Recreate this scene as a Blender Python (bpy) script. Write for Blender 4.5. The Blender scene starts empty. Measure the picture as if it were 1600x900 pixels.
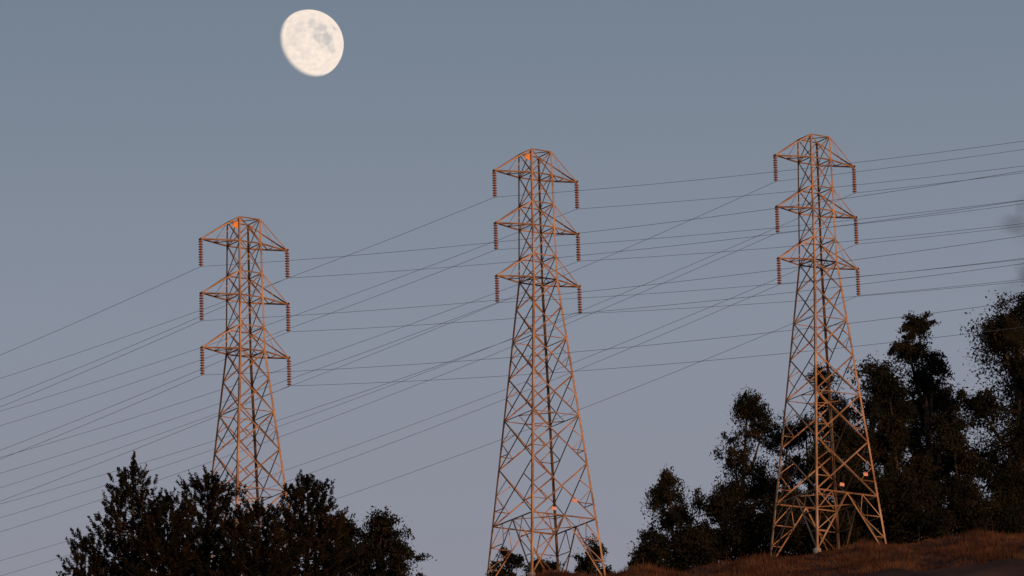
import bpy, math, random
import numpy as np
from mathutils import Vector, Matrix

rng = np.random.default_rng(7)
scene = bpy.context.scene
R = math.radians

# ------------------------------------------------------------------ camera
F = 11600.0                      # focal length in 1/1600 frame widths
PITCH, ROLL = R(15.0), R(-1.4)
EYE = Vector((0, 0, 1.7))
cd = bpy.data.cameras.new("camera")
cam = bpy.data.objects.new("camera", cd)
scene.collection.objects.link(cam)
CM = Matrix.Rotation(math.pi/2 + PITCH, 3, 'X') @ Matrix.Rotation(ROLL, 3, 'Z')
cam.matrix_world = Matrix.Translation(EYE) @ CM.to_4x4()
cd.sensor_width = 36
cd.lens = 36*F/1600
cd.clip_start = 1.0
cd.clip_end = 90000
cd.dof.use_dof = True
cd.dof.focus_distance = 690
cd.dof.aperture_fstop = 4.0
scene.camera = cam

def survey(px, py, d):
    """theodolite sighting -> point in the world at range d"""
    return EYE + CM @ Vector(((px-800)/F*d, (450-py)/F*d, -d))

# ------------------------------------------------------------------ materials
def mat_new(name):
    m = bpy.data.materials.new(name); m.use_nodes = True
    nt = m.node_tree; nt.nodes.clear()
    out = nt.nodes.new('ShaderNodeOutputMaterial')
    return m, nt, out

def noise_mat(name, cols, scale=1.0, rough=0.7, metal=0.0, spec=0.3, detail=5, lo=0.35, hi=0.65, bump=0.0, transl=0.0):
    m, nt, out = mat_new(name)
    b = nt.nodes.new('ShaderNodeBsdfPrincipled')
    tc = nt.nodes.new('ShaderNodeTexCoord')
    n = nt.nodes.new('ShaderNodeTexNoise'); n.inputs['Scale'].default_value = scale
    n.inputs['Detail'].default_value = detail
    nt.links.new(tc.outputs['Object'], n.inputs['Vector'])
    r = nt.nodes.new('ShaderNodeValToRGB')
    els = r.color_ramp.elements
    k = len(cols)
    els[0].position = lo; els[0].color = (*cols[0], 1)
    els[1].position = hi; els[1].color = (*cols[-1], 1)
    for i in range(1, k-1):
        e = els.new(lo+(hi-lo)*i/(k-1)); e.color = (*cols[i], 1)
    nt.links.new(n.outputs['Fac'], r.inputs['Fac'])
    nt.links.new(r.outputs['Color'], b.inputs['Base Color'])
    b.inputs['Roughness'].default_value = rough
    b.inputs['Metallic'].default_value = metal
    b.inputs['Specular IOR Level'].default_value = spec
    if bump > 0:
        bp = nt.nodes.new('ShaderNodeBump'); bp.inputs['Strength'].default_value = bump
        nt.links.new(n.outputs['Fac'], bp.inputs['Height'])
        nt.links.new(bp.outputs['Normal'], b.inputs['Normal'])
    nt.links.new(b.outputs['BSDF'], out.inputs['Surface'])
    return m

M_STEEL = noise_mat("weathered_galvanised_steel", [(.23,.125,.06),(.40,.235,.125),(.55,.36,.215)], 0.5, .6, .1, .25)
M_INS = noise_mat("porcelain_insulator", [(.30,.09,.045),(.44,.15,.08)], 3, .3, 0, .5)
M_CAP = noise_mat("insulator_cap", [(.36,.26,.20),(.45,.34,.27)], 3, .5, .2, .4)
M_WIRE = noise_mat("aluminium_conductor", [(.22,.22,.23),(.30,.30,.31)], .2, .6, .1, .3)
M_ORANGE = noise_mat("orange_marker_paint", [(.85,.27,.03),(.95,.36,.05)], 4, .5)
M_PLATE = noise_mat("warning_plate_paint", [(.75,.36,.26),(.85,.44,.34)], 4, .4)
M_CONC = noise_mat("concrete", [(.25,.24,.22),(.36,.34,.31)], 2, .9)
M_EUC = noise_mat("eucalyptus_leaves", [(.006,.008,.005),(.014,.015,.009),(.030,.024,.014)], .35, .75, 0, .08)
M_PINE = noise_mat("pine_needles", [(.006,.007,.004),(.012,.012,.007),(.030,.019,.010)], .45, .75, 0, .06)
M_BARK = noise_mat("bark", [(.02,.016,.012),(.06,.045,.034)], 1.2, .9, bump=.4)
M_GRASS = noise_mat("dry_grass_blades", [(.032,.014,.008),(.075,.034,.018),(.13,.065,.032)], .25, .8, 0, .1)
M_GROUND = noise_mat("dry_hillside", [(.020,.010,.007),(.045,.023,.014),(.078,.039,.023)], .12, .95, 0, .1, detail=10, bump=.5)

# ------------------------------------------------------------------ mesh helpers
def mesh_obj(name, V, faces, mats, parent=None, smooth=False, midx=None, data_only=False):
    me = bpy.data.meshes.new(name)
    V = np.asarray(V, dtype=np.float32)
    if isinstance(faces, np.ndarray):
        n, k = faces.shape
        me.vertices.add(len(V)); me.vertices.foreach_set('co', V.ravel())
        me.loops.add(n*k); me.loops.foreach_set('vertex_index', faces.astype(np.int32).ravel())
        me.polygons.add(n)
        me.polygons.foreach_set('loop_start', np.arange(0, n*k, k, dtype=np.int32))
        me.polygons.foreach_set('loop_total', np.full(n, k, dtype=np.int32))
        me.update(calc_edges=True)
    else:
        me.from_pydata(V.tolist(), [], faces)
    for m in mats: me.materials.append(m)
    if midx is not None:
        me.polygons.foreach_set('material_index', np.asarray(midx, dtype=np.int32))
    if smooth:
        me.polygons.foreach_set('use_smooth', np.ones(len(me.polygons), dtype=bool))
    me.update()
    if data_only: return me
    return add_obj(name, me, parent)

def add_obj(name, data, parent=None):
    o = bpy.data.objects.new(name, data)
    scene.collection.objects.link(o)
    if parent is not None: o.parent = parent
    return o

# ------------------------------------------------------------------ tower geometry
ARM_Z = [29.0, 34.05, 39.1]; TOPZ = 41.35
ARM = 4.5; INS_L = 2.55
def halfw(z):
    if z <= 29: return 4.0 + (1.27-4.0)*z/29
    return 1.27 + (1.08-1.27)*(z-29)/(TOPZ-29)

class Lat:
    def __init__(s): s.V=[]; s.Fc=[]; s.M=[]
    def member(s, p, q, w, mi=0):
        p = Vector(p); q = Vector(q); d = (q-p).normalized()
        c = (p+q)/2
        ref = Vector((c.x, c.y, 0))
        if ref.length < .01: ref = Vector((1,.3,0))
        u = ref - d*ref.dot(d)
        if u.length < .01: u = Vector((0,0,1)) - d*d.z
        u.normalize(); v = d.cross(u)
        a = (u+v).normalized(); b = (u-v).normalized()
        t = w*.16
        prof = [(0,0),(w,0),(w,t),(t,t),(t,w),(0,w)]
        n = len(s.V)
        for base in (p, q):
            for x, y in prof:
                s.V.append(base - a*(x-w*.35) - b*(y-w*.35))
        for i in range(6):
            j = (i+1) % 6
            s.Fc.append((n+i, n+j, n+6+j, n+6+i)); s.M.append(mi)
        s.Fc.append(tuple(n+i for i in range(5,-1,-1))); s.M.append(mi)
        s.Fc.append(tuple(n+6+i for i in range(6))); s.M.append(mi)

def build_lattice():
    L = Lat(); mem = L.member
    LEG, BR, RD = .19, .10, .065
    S = [(-1,-1),(1,-1),(1,1),(-1,1)]
    def P(c, z): h = halfw(z); return Vector((c[0]*h, c[1]*h, z))
    # legs
    for c in S:
        h0 = halfw(-3.5)
        mem((c[0]*h0, c[1]*h0, -3.5), P(c, 29), LEG)
        mem(P(c, 29), P(c, TOPZ), LEG*.8)
    low = [6.0, 11.3, 15.9, 19.8, 23.3, 26.4, 29.0]
    up = [29.0, 31.25, 34.05, 36.3, 39.1, TOPZ]
    for fi in range(4):
        A, B = S[fi], S[(fi+1) % 4]
        # bottom panel
        z1 = 6.0
        a, b = P(A, z1), P(B, z1); m = (a+b)/2
        mem(a, b, BR)
        fa, fb = P(A, 0), P(B, 0)
        mem(m, fa, BR*1.1); mem(m, fb, BR*1.1)
        for f0, t0 in ((fa, a), (fb, b)):
            for k in (1/3, 2/3):
                mem(f0.lerp(t0, k), f0.lerp(m, k), RD)
            mem(f0.lerp(t0, 1/3), f0.lerp(m, 2/3), RD)
            mem(f0.lerp(t0, 2/3), (t0+m)/2, RD)
            mem(f0.lerp(m, 2/3), (t0+m)/2, RD)
        for i in range(len(low)-1):
            za, zb = low[i], low[i+1]
            a0, b0, a1, b1 = P(A, za), P(B, za), P(A, zb), P(B, zb)
            mem(a0, b1, BR); mem(b0, a1, BR*.98)
            wa, wb = (b0-a0).length, (b1-a1).length
            k = wa/(wa+wb); X = a0.lerp(b1, k)
            # redundants
            if i < 4:
                mem(a0.lerp(a1, k), a0.lerp(X, .5), RD)
                mem(b0.lerp(b1, k), b0.lerp(X, .5), RD)
                mem(a0.lerp(a1, k), a1.lerp(X, .5), RD)
                mem(b0.lerp(b1, k), b1.lerp(X, .5), RD)
            if i < 2:
                mem(a0.lerp(a1, k/2), a0.lerp(X, .5), RD)
                mem(b0.lerp(b1, k/2), b0.lerp(X, .5), RD)
            if i in (1, 3):
                mem(a1, b1, RD)
        for i in range(len(up)-1):
            za, zb = up[i], up[i+1]
            a0, b0, a1, b1 = P(A, za), P(B, za), P(A, zb), P(B, zb)
            mem(a0, b1, .08); mem(b0, a1, .078); mem(a1, b1, .08)
        mem(P(A, 29), P(B, 29), BR)
    # plan bracing
    for z in (6.0, 15.9, 29.0):
        mids = [(P(S[i], z)+P(S[(i+1) % 4], z))/2 for i in range(4)]
        for i in range(4): mem(mids[i], mids[(i+1) % 4], RD)
    mem(P(S[0], TOPZ), P(S[2], TOPZ), RD); mem(P(S[1], TOPZ), P(S[3], TOPZ), RD)
    # cross arms
    for z in ARM_Z:
        zt = z+2.25
        for sx in (-1, 1):
            tip = Vector((sx*ARM, 0, z))
            for sy in (-1, 1):
                bt = P((sx, sy), z); tp = P((sx, sy), zt)
                mem(tip, bt, .12); mem(tip, tp, .105)
                mem(bt.lerp(tip, .5), tp, .05)
            b0, b1 = P((sx, -1), z), P((sx, 1), z)
            mem(b0.lerp(tip, .5), b1.lerp(tip, .5), .06)
            mem(b0, b1.lerp(tip, .5), .06)
            mem((sx*ARM, -.25, z), (sx*ARM, .25, z), .2)
        for sy in (-1, 1):
            mem(P((-1, sy), z), P((1, sy), z), .10)
            mem(P((-1, sy), zt), P((1, sy), zt), .09)
    # climbing step bolts on one leg
    for i in range(70):
        z = 3+i*.54
        if z > TOPZ-1: break
        p = P(S[1], z); mem(p, p+Vector((.18, -.05, 0)), .03)
    return mesh_obj("lattice", L.V, L.Fc, [M_STEEL], data_only=True)

def revolve(prof, c, seg=10):
    V=[]; Fc=[]; n=len(prof)
    for r, z in prof:
        for k in range(seg):
            a = 2*math.pi*k/seg
            V.append((c[0]+r*math.cos(a), c[1]+r*math.sin(a), c[2]+z))
    for i in range(n-1):
        for k in range(seg):
            j=(k+1)%seg
            Fc.append((i*seg+k, i*seg+j, (i+1)*seg+j, (i+1)*seg+k))
    return V, Fc

def build_insulators():
    V=[]; Fc=[]; MI=[]
    def add(v, f, m):
        n=len(V); V.extend(v); Fc.extend([tuple(n+i for i in q) for q in f]); MI.extend([m]*len(f))
    for z in ARM_Z:
        for sx in (-1, 1):
            x = sx*ARM
            add(*revolve([(.0,0),(.04,0),(.04,-INS_L-.05),(0,-INS_L-.05)], (x,0,z), 6), 1)
            n=10
            for i in range(n):
                zz = z-.24-i*(INS_L-.40)/(n-1)
                add(*revolve([(.05,.07),(.10,.06),(.21,-.02),(.215,-.06),(.12,-.065),(.05,-.06)], (x,0,zz), 10), 0)
                add(*revolve([(.03,.12),(.06,.11),(.065,.05)], (x,0,zz), 8), 1)
            add(*revolve([(0,.06),(.09,.04),(.10,-.04),(0,-.07)], (x,0,z-INS_L), 8), 1)
    return mesh_obj("insulator_strings", V, Fc, [M_INS, M_CAP], midx=MI, smooth=True, data_only=True)

def build_footings():
    V=[]; Fc=[]
    for c in ((-1,-1),(1,-1),(1,1),(-1,1)):
        h=halfw(-.2)
        v,f=revolve([(0,.1),(.36,.1),(.38,.03),(.45,-3.0)], (c[0]*h,c[1]*h,0), 12)
        n=len(V); V+=v; Fc+=[tuple(n+i for i in q) for q in f]
    return mesh_obj("footings", V, Fc, [M_CONC], data_only=True)

def plate(w, h, mat, name):
    t=.02; b=.04
    out=[(-w/2+b,-h/2),(w/2-b,-h/2),(w/2,-h/2+b),(w/2,h/2-b),(w/2-b,h/2),(-w/2+b,h/2),(-w/2,h/2-b),(-w/2,-h/2+b)]
    V=[(x,-t,y) for x,y in out]+[(x,t,y) for x,y in out]
    Fc=[tuple(range(8)), tuple(range(15,7,-1))]+[(i,i+8,(i+1)%8+8,(i+1)%8) for i in range(8)]
    return mesh_obj(name, V, Fc, [mat], data_only=True)

LATT = build_lattice(); INSM = build_insulators(); FOOT = build_footings()
PL_O = plate(.62,.42,M_ORANGE,"marker_plate"); PL_W = plate(.5,.32,M_PLATE,"warning_plate")
YAW = R(32)
AX = Vector((math.cos(YAW), math.sin(YAW), 0))
AW = Vector((-math.sin(YAW), math.cos(YAW), 0))

def tower(base, marker=False, signs=()):
    e = add_obj("transmission_tower", None)
    e.empty_display_size = 2
    e.location = base; e.rotation_euler = (0,0,YAW)
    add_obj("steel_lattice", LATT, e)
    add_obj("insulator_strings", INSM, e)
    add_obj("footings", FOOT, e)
    if marker:
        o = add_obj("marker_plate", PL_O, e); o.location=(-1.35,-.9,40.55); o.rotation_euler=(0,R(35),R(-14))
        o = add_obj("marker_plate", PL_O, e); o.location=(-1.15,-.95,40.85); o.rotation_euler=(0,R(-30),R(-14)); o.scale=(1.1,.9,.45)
    for (x, y, z, a) in signs:
        o = add_obj("warning_plate", PL_W, e); o.location=(x,y,z); o.rotation_euler=(0,0,a)
    return e

B_L = survey(391, 1043, 662)
B_M = survey(853, 917, 680)
B_R = survey(1295, 879, 695)
tw = [
 (B_L, True, (),  .010, -.213),
 (B_M, True, ((-1.2,-3.6,6.5,0),(1.2,-3.4,7.5,0)), .030, -.213),
 (B_R, False, ((-.6,-3.5,6.7,0),(2.2,-3.4,8.0,0)), -.010, -.188),
]
KS = 2.3e-4; L_A, L_N = 200.0, 250.0
anchors = []
for bi, (B, mk, sg, sa, sn) in enumerate(tw):
    tower(B, mk, sg)
    nA = B + AW*L_A + Vector((0,0, sa*L_A+KS*L_A**2))
    nN = B - AW*L_N + Vector((0,0, sn*L_N+KS*L_N**2))
    tower(nA); tower(nN)
    anchors += [nA, nN]
    cu = bpy.data.curves.new("power_line", 'CURVE'); cu.dimensions='3D'
    cu.bevel_depth = .017; cu.bevel_resolution = 1; cu.materials.append(M_WIRE)
    for z in ARM_Z:
        for sx in (-1, 1):
            p0 = B + AX*(sx*ARM) + Vector((0,0,z-INS_L-.03))
            pts=[]
            for t in np.linspace(-L_N, L_A, 91):
                if t < 0:
                    s=-t; pts.append(p0 - AW*s + Vector((0,0,sn*s+KS*s*s)))
                else:
                    pts.append(p0 + AW*t + Vector((0,0,sa*t+KS*t*t)))
            i0 = min(range(len(pts)), key=lambda i:(pts[i]-p0).length); pts[i0]=p0
            sp = cu.splines.new('POLY'); sp.points.add(len(pts)-1)
            for q, p in zip(sp.points, pts): q.co=(*p,1)
    add_obj("power_line", cu)

# ------------------------------------------------------------------ terrain
P4 = survey(1600, 842, 700)
ck = [(-1500,640,40),(-400,640,70),(-120,640,105),(-60,638,B_L.z-8),
      (B_L.x,B_L.y-5,B_L.z),(B_M.x,B_M.y-5,B_M.z),
      (B_R.x-14,B_R.y-6,B_R.z-1.7),(B_R.x,B_R.y-5,B_R.z),(P4.x,P4.y-3,P4.z),
      (P4.x+30,P4.y,P4.z+5),(200,690,P4.z+2),(500,700,120),(1500,700,50)]
CX=np.array([c[0] for c in ck]);CY=np.array([c[1] for c in ck]);CZ=np.array([c[2] for c in ck])
def h0(x, y):
    yc=np.interp(x,CX,CY); zc=np.interp(x,CX,CZ)
    r=np.clip(y/yc,0,1)
    front=zc*r**1.3
    back=zc*np.exp(-(np.maximum(y-yc,0)/600)**2)
    z=np.where(y<yc,front,back)
    z=z+ (.16*np.sin(x*.55+y*.21)+.12*np.sin(x*1.3-y*.37+1)+.07*np.sin(x*2.7+y*.9))*np.clip(y/300,0,1)*np.exp(-((y-680)/900)**2)
    return z
SG=45.0
ax=np.array([a.x for a in anchors]);ay=np.array([a.y for a in anchors]);az=np.array([a.z for a in anchors])
K=np.exp(-((ax[:,None]-ax[None])**2+(ay[:,None]-ay[None])**2)/(2*SG*SG))
W=np.linalg.solve(K+1e-3*np.eye(len(ax)), az-h0(ax,ay))
def H(x,y):
    x=np.asarray(x,dtype=float); y=np.asarray(y,dtype=float)
    z=h0(x,y)
    for i in range(len(ax)):
        z=z+W[i]*np.exp(-((x-ax[i])**2+(y-ay[i])**2)/(2*SG*SG))
    return z
def axis(a,b,step,lo,hi,g=1.13):
    c=list(np.arange(a,b,step)); s=step
    x=c[-1]
    while x<hi: s*=g; x+=s; c.append(x)
    s=step; x=c[0]
    while x>lo: s*=g; x-=s; c.insert(0,x)
    return np.array(c)
gx=axis(-50,90,1.2,-30000,30000); gy=axis(600,730,1.2,-20000,40000)
X,Y=np.meshgrid(gx,gy); Z=H(X,Y)
nx,ny=len(gx),len(gy)
idx=np.arange(nx*ny).reshape(ny,nx)
q=np.stack([idx[:-1,:-1],idx[:-1,1:],idx[1:,1:],idx[1:,:-1]],-1).reshape(-1,4)
mesh_obj("hillside_ground", np.stack([X,Y,Z],-1).reshape(-1,3), q, [M_GROUND], smooth=True)

# grass
n=90000
gxr=rng.uniform(-5,75,n); gyc=np.interp(gxr,CX,CY); gyr=gyc+rng.uniform(-34,5,n)
keep=np.sin(gxr*.9+gyr*.4)+np.sin(gxr*.37-gyr*.8)+rng.normal(0,1,n)>-1.2
gxr,gyr=gxr[keep],gyr[keep]; n=len(gxr)
gz=H(gxr,gyr)
hh=rng.uniform(.15,.5,n)*(1+.5*np.sin(gxr*.6+1))*(1+.7*(rng.random(n)<.08)); an=rng.uniform(0,6.28,n); w=rng.uniform(.02,.045,n)
lean=rng.normal(0,.16,(n,2))
v0=np.stack([gxr-np.cos(an)*w,gyr-np.sin(an)*w,gz-.03],-1)
v1=np.stack([gxr+np.cos(an)*w,gyr+np.sin(an)*w,gz-.03],-1)
v2=np.stack([gxr+lean[:,0],gyr+lean[:,1],gz+hh],-1)
V=np.stack([v0,v1,v2],1).reshape(-1,3)
mesh_obj("dry_grass", V, np.arange(3*n).reshape(n,3), [M_GRASS])

# ------------------------------------------------------------------ trees
def tube(pts, rad, seg=6):
    pts=[Vector(p) for p in pts]; V=[];Fc=[]
    for i,p in enumerate(pts):
        d=(pts[min(i+1,len(pts)-1)]-pts[max(i-1,0)]).normalized()
        u=d.orthogonal().normalized() if abs(d.z)<.9 else (Vector((1,0,0))-d*d.x).normalized()
        v=d.cross(u)
        for k in range(seg):
            a=2*math.pi*k/seg
            V.append(p+(u*math.cos(a)+v*math.sin(a))*rad[i])
    for i in range(len(pts)-1):
        for k in range(seg):
            j=(k+1)%seg; Fc.append((i*seg+k,i*seg+j,(i+1)*seg+j,(i+1)*seg+k))
    return V,Fc

def leaf_quads(C, D, ln, wd):
    """C centres, D unit directions, rhombic leaves"""
    n=len(C)
    r=rng.normal(size=(n,3)); S=np.cross(D,r); S/=np.linalg.norm(S,axis=1)[:,None]+1e-9
    a=C-D*ln[:,None]*.5; b=C+S*wd[:,None]*.5; c=C+D*ln[:,None]*.5; d=C-S*wd[:,None]*.5
    return np.stack([a,b,c,d],1).reshape(-1,3)

def finish_tree(name, base, wood, leavesV, leafmat, fit=None):
    e=add_obj(name,None); e.location=base
    V=[];Fc=[]
    for v,f in wood:
        k=len(V); V+=[tuple(p) for p in v]; Fc+=[tuple(k+i for i in q) for q in f]
    V=np.array(V)
    if fit:
        Rw,Ht=fit
        sx=Rw/np.percentile(np.abs(leavesV[:,0]),98.5); sy=Rw/np.percentile(np.abs(leavesV[:,1]),98.5)
        sz=Ht/np.percentile(leavesV[:,2],99.7)
        s=np.array([sx,sy,sz]); leavesV=leavesV*s; V=V*s
    mesh_obj("trunk_and_limbs",V,Fc,[M_BARK],e,smooth=True)
    m=len(leavesV)//4
    mesh_obj("foliage",leavesV,np.arange(4*m).reshape(m,4),[leafmat],e)
    return e

def eucalyptus(name, px, ptop, dist, wpx, crown_frac=.6, nclump=55, nleaf=230, seed=0, dens=1.0, crad=.14, leafmat=None, lobes=6):
    global rng
    rng=np.random.default_rng(seed+100)
    top=survey(px,ptop,dist); gzb=float(H(top.x,top.y))
    Ht=top.z-gzb; Rw=wpx/F*dist/2
    wood=[]
    lean=rng.normal(0,.03,2)
    def trunk(t): return Vector((lean[0]*Ht*t*t*2+.25*math.sin(t*5+seed),lean[1]*Ht*t*t*2+.2*math.cos(t*4+seed),Ht*t*.93))
    ts=np.linspace(-.05,1,12); tr=.016*Ht+.06
    wood.append(tube([trunk(t) for t in ts],[max(.03,tr*(1-.9*max(t,0))) for t in ts],8))
    c0=1-crown_frac
    LB=[]
    for i in range(lobes):
        f=(i+.5)/lobes; z=c0+crown_frac*(.06+.86*f)
        env=math.sin(math.pi*min(1,max(.12,(f*.82+.12))))**.5
        a=i*2.4+rng.uniform(-.5,.5)+seed
        rr=Rw*env*rng.uniform(.35,.75)
        c=trunk(z*.98)+Vector((math.cos(a)*rr,math.sin(a)*rr,0))
        LB.append((c,Rw*rng.uniform(.30,.56)*(.75+.35*env)))
        s=trunk(max(.15,z-rng.uniform(.15,.28)))
        mid=s.lerp(c,.5)+Vector((0,0,-.03*Ht))
        wood.append(tube([s,mid,c],[tr*.42,tr*.28,tr*.1],6))
    LB.append((trunk(.97),Rw*.36))
    Lv=[]
    nclump=int(nclump*1.8); nleaf=int(nleaf*.62)
    for k in range(nclump):
        c,lr=LB[rng.integers(len(LB))]
        d=rng.normal(size=3); d/=np.linalg.norm(d)
        rad=lr*rng.uniform(.2,1.15)
        cc=np.array(c)+d*rad*np.array([1,1,.9])
        if cc[2]>Ht*1.0: cc[2]=Ht*rng.uniform(.90,.99)
        if cc[2]<.5: cc[2]=rng.uniform(.5,1.5)
        cr=Rw*crad*rng.uniform(.5,1.6)
        cr=max(cr,.34)
        wood.append(tube([c,Vector(cc)*.5+c*.5+Vector((0,0,-.15)),Vector(cc)],[tr*.12,tr*.08,.02],4))
        m=int(nleaf*dens*rng.uniform(.5,1.4))
        ax3=np.array([rng.uniform(.4,.9),rng.uniform(.4,.9),rng.uniform(.3,.6)])
        P=rng.normal(size=(m,3))*ax3*cr
        P[:,2]-= .18*(P[:,0]**2+P[:,1]**2)/cr
        sl_=rng.normal(0,.35,2); P[:,2]+=P[:,0]*sl_[0]+P[:,1]*sl_[1]
        D=rng.normal(size=(m,3)); D[:,2]-=.9; D/=np.linalg.norm(D,axis=1)[:,None]
        ln=rng.uniform(.18,.42,m); wd=ln*rng.uniform(.3,.5,m)
        Lv.append(leaf_quads(P+cc,D,ln,wd))
    return finish_tree(name,Vector((top.x,top.y,gzb)),wood,np.concatenate(Lv),leafmat or M_EUC,fit=(Rw,Ht))

def pine(name, px, ptop, dist, wpx, seed=0, nwh=16, spread=1.0, crown_frac=.75, taper=.8, lead=.03):
    global rng
    rng=np.random.default_rng(seed+500)
    top=survey(px,ptop,dist); gzb=float(H(top.x,top.y))
    Ht=top.z-gzb; Rw=wpx/F*dist/2
    wood=[]; Lv=[]
    def trunk(t): return Vector((.12*math.sin(t*6+seed),.12*math.cos(t*5),Ht*t))
    ts=np.linspace(-.05,1,14); tr=.016*Ht+.08
    wood.append(tube([trunk(t) for t in ts],[max(.025,tr*(1-.97*max(t,0))) for t in ts],8))
    def tuft(p,d,L,r,m):
        d=np.array(d)/np.linalg.norm(d)
        s=rng.uniform(0,1,m)
        C=np.array(p)+d*(s*L)[:,None]
        o=rng.normal(size=(m,3)); o-=d*(o@d)[:,None]; o/=np.linalg.norm(o,axis=1)[:,None]
        D=o*.8+d*rng.uniform(.5,1.1,m)[:,None]; D/=np.linalg.norm(D,axis=1)[:,None]
        ln=r*rng.uniform(.7,1.4,m)*(1.1-.5*s)
        Lv.append(leaf_quads(C+D*(ln*.5)[:,None],D,ln,np.full(m,.075)+.03*rng.random(m)))
    tuft(trunk(1-lead-.04),(0,0,1),Ht*(lead+.035),.38,300)
    for q_ in range(8):
        a=q_*2.3; g=rng.uniform(.1,.8)
        tuft(trunk(1-lead*(1-g*.8)),(math.cos(a)*.55,math.sin(a)*.55,.9),.75*(1.1-g),.22,45)
    tuft(trunk(.985),(0.05,0,1),.6,.2,80)
    for w in range(nwh*3):
        f=(w+.5)/(nwh*3); z=1-crown_frac*f**.9-lead
        env=(f**taper)*Rw*spread
        nb=rng.integers(4,7)
        a0=rng.uniform(0,6.28)
        for b in range(nb):
            a=a0+b*6.28/nb+rng.uniform(-.4,.4)
            L=env*rng.uniform(.45,1.12)+.35
            s=trunk(z); up=rng.uniform(.15,.5)
            e=s+Vector((math.cos(a)*L,math.sin(a)*L,L*up))
            mid=s.lerp(e,.55)+Vector((0,0,-.1*L))
            wood.append(tube([s,mid,e],[tr*.2*(.3+f),tr*.13*(.3+f),.02],4))
            k=max(2,int(L*2.2))
            for j in range(k):
                g=(j+1)/k
                if g<.25: continue
                p=s.lerp(mid,g*2) if g<.5 else mid.lerp(e,(g-.5)*2)
                p=np.array(p)+rng.normal(0,.14*L**.5,3)
                d=np.array([math.cos(a)*.35,math.sin(a)*.35,.9])+rng.normal(0,.28,3)
                tuft(p,d,rng.uniform(.5,1.3),.28,int(rng.uniform(45,75)))
    return finish_tree(name,Vector((top.x,top.y,gzb)),wood,np.concatenate(Lv),M_PINE)

# right-hand stand of eucalyptus behind the crest
E=[ # px, top, dist, width, crown, clumps, leaf, seed
 (1060,745,735,122,.85,90,230,1),
 (1152,605,742,138,.72,130,230,2),
 (1250,588,748,118,.85,115,230,3),
 (1345,563,738,150,.85,160,230,4),
 (1440,487,745,100,.55,115,210,5),
 (1572,460,735,175,.70,180,240,6),
 (1458,610,752,155,.9,160,230,7),
 (1560,580,742,175,.9,180,230,8),
 (1205,660,760,115,.9,115,230,9),
 (1300,645,725,150,.9,160,230,10),
 (1395,596,730,120,.92,150,230,11),
 (1640,500,740,160,.85,120,230,12),
 (1120,750,728,125,.95,95,230,13),
 (1505,640,728,120,.95,115,230,14),
]
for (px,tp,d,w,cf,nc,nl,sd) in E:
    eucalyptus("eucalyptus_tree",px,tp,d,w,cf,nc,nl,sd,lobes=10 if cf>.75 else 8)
# understorey shrubs
for i,(px,tp,w) in enumerate([(1035,835,90),(1090,815,110),(1160,790,120),(1230,780,130),(1300,780,130),(1370,760,130),(1440,755,130),(1510,745,130),(1580,730,140),(985,866,66)]):
    eucalyptus("shrub",px,tp,722+i%3*3,w,.98,90,280,40+i,crad=.18,lobes=7)
# trees beyond the centre tower
eucalyptus("oak_tree",905,843,720,96,.9,75,220,61,lobes=8)
eucalyptus("oak_tree",795,864,715,86,.9,60,220,62,lobes=8)
eucalyptus("oak_tree",850,872,725,90,.9,50,220,63,lobes=8)
# left-hand group in front of the left tower
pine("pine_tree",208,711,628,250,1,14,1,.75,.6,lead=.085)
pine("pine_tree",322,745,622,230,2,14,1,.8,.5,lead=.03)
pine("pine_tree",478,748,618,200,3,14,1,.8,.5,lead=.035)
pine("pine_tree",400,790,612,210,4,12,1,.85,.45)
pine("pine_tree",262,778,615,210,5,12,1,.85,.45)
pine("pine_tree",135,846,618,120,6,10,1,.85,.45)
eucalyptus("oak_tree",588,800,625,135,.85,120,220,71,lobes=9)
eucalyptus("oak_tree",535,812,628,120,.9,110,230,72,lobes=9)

# nearby gum tree just right of the view; a few twig ends hang into it
rng=np.random.default_rng(900)
tgt=[survey(1592,372,24),survey(1556,462,24),survey(1600,425,24)]
tb=Vector((3.3,23.6,0)); tb.z=float(H(tb.x,tb.y))
wood=[tube([tb*0,Vector((.05,0,3)),Vector((-.05,.1,6)),Vector((.1,.1,8.2)),Vector((.15,.1,9.6))],[.14,.11,.085,.05,.02],8)]
Lv=[]
def twig(s,e,nl,drop=.15):
    s=Vector(s);e=Vector(e); mid=s.lerp(e,.55)+Vector((0,0,drop))
    wood.append(tube([s,mid,e],[.03,.014,.003],5))
    C=[];D=[]
    for i in range(nl):
        g=.35+.65*rng.random()
        p=s.lerp(mid,g*2) if g<.5 else mid.lerp(e,(g-.5)*2)
        C.append(np.array(p)+rng.normal(0,.05,3)); d=rng.normal(0,.5,3)+np.array([0,0,-1.]); D.append(d/np.linalg.norm(d))
    n_=len(C); Lv.append(leaf_quads(np.array(C),np.array(D),rng.uniform(.08,.13,n_),rng.uniform(.018,.028,n_)))
twig((0,.1,6.9),tgt[0]-tb,26); twig((0,.1,6.4),tgt[1]-tb,22); twig((0,.1,6.6),tgt[2]-tb,12)
for i in range(70):
    a=rng.uniform(-1.7,1.7); z=rng.uniform(4.6,9.4); L=rng.uniform(.5,1.2)*(1.25-abs(z-7)/5)
    twig((0,.1,z),(math.cos(a)*L,math.sin(a)*L,z+rng.uniform(-.2,.5)),60)
finish_tree("eucalyptus_sapling",tb,wood,np.concatenate(Lv),M_EUC)

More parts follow.
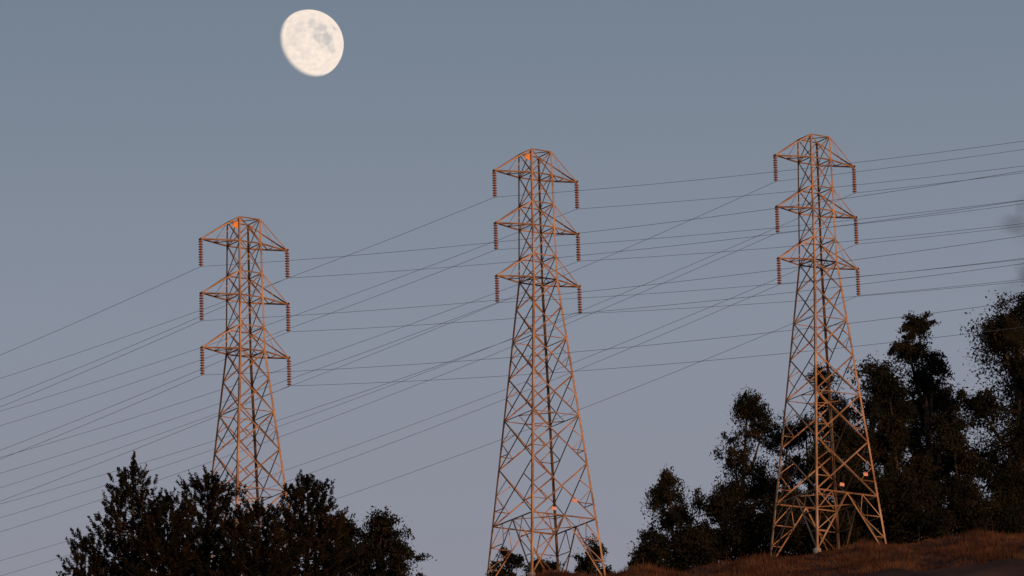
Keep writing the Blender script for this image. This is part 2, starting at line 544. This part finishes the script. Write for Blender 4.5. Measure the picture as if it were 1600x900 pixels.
# ------------------------------------------------------------------ sun direction
SAZ, SEL = R(147), R(4)
SUN = Vector((math.sin(SAZ)*math.cos(SEL), math.cos(SAZ)*math.cos(SEL), math.sin(SEL)))
sl=bpy.data.lights.new("sun",'SUN'); sl.energy=2.4; sl.angle=R(.5); sl.color=(1,.52,.26)
so=add_obj("sun",sl); so.rotation_euler=SUN.to_track_quat('Z','Y').to_euler(); so.location=(200,-300,100)

# ------------------------------------------------------------------ moon
MD=20000.0; mc=survey(482.5,69.5,MD); mr=54.5/F*MD
seg,rg=128,64; V=[];
for i in range(rg+1):
    th=math.pi*i/rg
    for k in range(seg):
        a=2*math.pi*k/seg; V.append((math.sin(th)*math.cos(a),math.sin(th)*math.sin(a),math.cos(th)))
Fc=[(i*seg+k,(i+1)*seg+k,(i+1)*seg+(k+1)%seg,i*seg+(k+1)%seg) for i in range(rg) for k in range(seg)]
m,nt,out=mat_new("moon_painted_phase")
N=nt.nodes; Lk=nt.links
def math_node(op,a,b=None,c=None,clamp=False):
    n=N.new('ShaderNodeMath'); n.operation=op; n.use_clamp=clamp
    for i,v in enumerate((a,b,c)):
        if v is None: continue
        if isinstance(v,(int,float)): n.inputs[i].default_value=v
        else: Lk.new(v,n.inputs[i])
    return n.outputs[0]
tc=N.new('ShaderNodeTexCoord')
nz=N.new('ShaderNodeTexNoise'); nz.inputs['Scale'].default_value=3.0; nz.inputs['Detail'].default_value=6; Lk.new(tc.outputs['Object'],nz.inputs['Vector'])
sub=N.new('ShaderNodeVectorMath'); sub.operation='SUBTRACT'; sub.inputs[1].default_value=(.5,.5,.5); Lk.new(nz.outputs['Color'],sub.inputs[0])
sc=N.new('ShaderNodeVectorMath'); sc.operation='SCALE'; sc.inputs['Scale'].default_value=.5; Lk.new(sub.outputs[0],sc.inputs[0])
ad=N.new('ShaderNodeVectorMath'); ad.operation='ADD'; Lk.new(tc.outputs['Object'],ad.inputs[0]); Lk.new(sc.outputs[0],ad.inputs[1])
# lunar maria: local frame x right, z up, -y toward Earth
spots=[(.10,.60,.17,.7),(.36,.44,.20,.9),(.55,.16,.20,1),(.30,.12,.15,.8),(.74,.42,.10,.9),(-.28,.42,.22,.45),(-.45,.05,.22,.35),(.66,-.12,.13,.7),(-.1,-.22,.15,.3),(.40,-.05,.10,.6),(-.55,.35,.2,.3)]
acc=None
for x,z,r,s in spots:
    y=-math.sqrt(max(0,1-x*x-z*z))
    dn=N.new('ShaderNodeVectorMath'); dn.operation='DISTANCE'; dn.inputs[1].default_value=(x,y,z); Lk.new(ad.outputs[0],dn.inputs[0])
    mr_=N.new('ShaderNodeMapRange'); mr_.interpolation_type='SMOOTHSTEP'; mr_.inputs['From Min'].default_value=r*1.35; mr_.inputs['From Max'].default_value=r*.35
    mr_.inputs['To Min'].default_value=0; mr_.inputs['To Max'].default_value=s; Lk.new(dn.outputs['Value'],mr_.inputs['Value'])
    acc=mr_.outputs[0] if acc is None else math_node('MAXIMUM',acc,mr_.outputs[0])
fine=N.new('ShaderNodeTexNoise'); fine.inputs['Scale'].default_value=7; fine.inputs['Detail'].default_value=8; Lk.new(tc.outputs['Object'],fine.inputs['Vector'])
mix=N.new('ShaderNodeMix'); mix.data_type='RGBA'
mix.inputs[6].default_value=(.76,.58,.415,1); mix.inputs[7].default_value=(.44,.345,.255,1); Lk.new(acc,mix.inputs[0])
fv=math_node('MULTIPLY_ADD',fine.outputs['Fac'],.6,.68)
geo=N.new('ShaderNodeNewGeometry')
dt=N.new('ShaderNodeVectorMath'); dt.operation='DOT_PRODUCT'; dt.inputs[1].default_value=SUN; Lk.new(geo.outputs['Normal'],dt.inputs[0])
lit=N.new('ShaderNodeMapRange'); lit.interpolation_type='SMOOTHSTEP'; lit.inputs['From Min'].default_value=.0; lit.inputs['From Max'].default_value=.26; Lk.new(dt.outputs['Value'],lit.inputs['Value'])  # sunlit side and terminator painted into the moon's glow, not lit by the lamp
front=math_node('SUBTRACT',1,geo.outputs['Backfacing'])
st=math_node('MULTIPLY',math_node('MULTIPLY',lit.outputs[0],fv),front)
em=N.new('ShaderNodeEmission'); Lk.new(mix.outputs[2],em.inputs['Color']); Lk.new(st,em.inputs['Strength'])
tr=N.new('ShaderNodeBsdfTransparent'); asd=N.new('ShaderNodeAddShader'); Lk.new(em.outputs[0],asd.inputs[0]); Lk.new(tr.outputs[0],asd.inputs[1])
Lk.new(asd.outputs[0],out.inputs['Surface'])
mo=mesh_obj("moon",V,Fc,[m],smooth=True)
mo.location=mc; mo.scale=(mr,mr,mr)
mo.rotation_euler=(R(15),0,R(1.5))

# ------------------------------------------------------------------ sky
w=bpy.data.worlds.new("World"); scene.world=w; w.use_nodes=True
nt=w.node_tree; nt.nodes.clear(); N=nt.nodes; Lk=nt.links
out=N.new('ShaderNodeOutputWorld'); bg=N.new('ShaderNodeBackground'); Lk.new(bg.outputs[0],out.inputs[0])
sky=N.new('ShaderNodeTexSky'); sky.sky_type='NISHITA'; sky.sun_disc=False; sky.sun_elevation=SEL; sky.sun_rotation=SAZ
tc=N.new('ShaderNodeTexCoord'); sp=N.new('ShaderNodeSeparateXYZ'); Lk.new(tc.outputs['Generated'],sp.inputs[0])
rp=N.new('ShaderNodeValToRGB'); Lk.new(sp.outputs['Z'],rp.inputs['Fac'])
st=[(0,(.34,.29,.32)),(.215,(.290,.282,.345)),(.255,(.262,.290,.365)),(.30,(.180,.230,.298)),(.6,(.10,.15,.24)),(1,(.06,.10,.19))]
e=rp.color_ramp.elements
e[0].position,e[0].color=st[0][0],(*st[0][1],1); e[1].position,e[1].color=1,(*st[-1][1],1)
for p,c in st[1:-1]:
    k=e.new(p); k.color=(*c,1)
sk=N.new('ShaderNodeVectorMath'); sk.operation='SCALE'; sk.inputs['Scale'].default_value=.08; Lk.new(sky.outputs[0],sk.inputs[0])
mx=N.new('ShaderNodeMix'); mx.data_type='RGBA'; mx.inputs[0].default_value=.85
Lk.new(sk.outputs[0],mx.inputs[6]); Lk.new(rp.outputs[0],mx.inputs[7]); Lk.new(mx.outputs[2],bg.inputs['Color']); bg.inputs['Strength'].default_value=1.0

scene.view_settings.view_transform='Standard'; scene.view_settings.look='None'; scene.view_settings.exposure=0
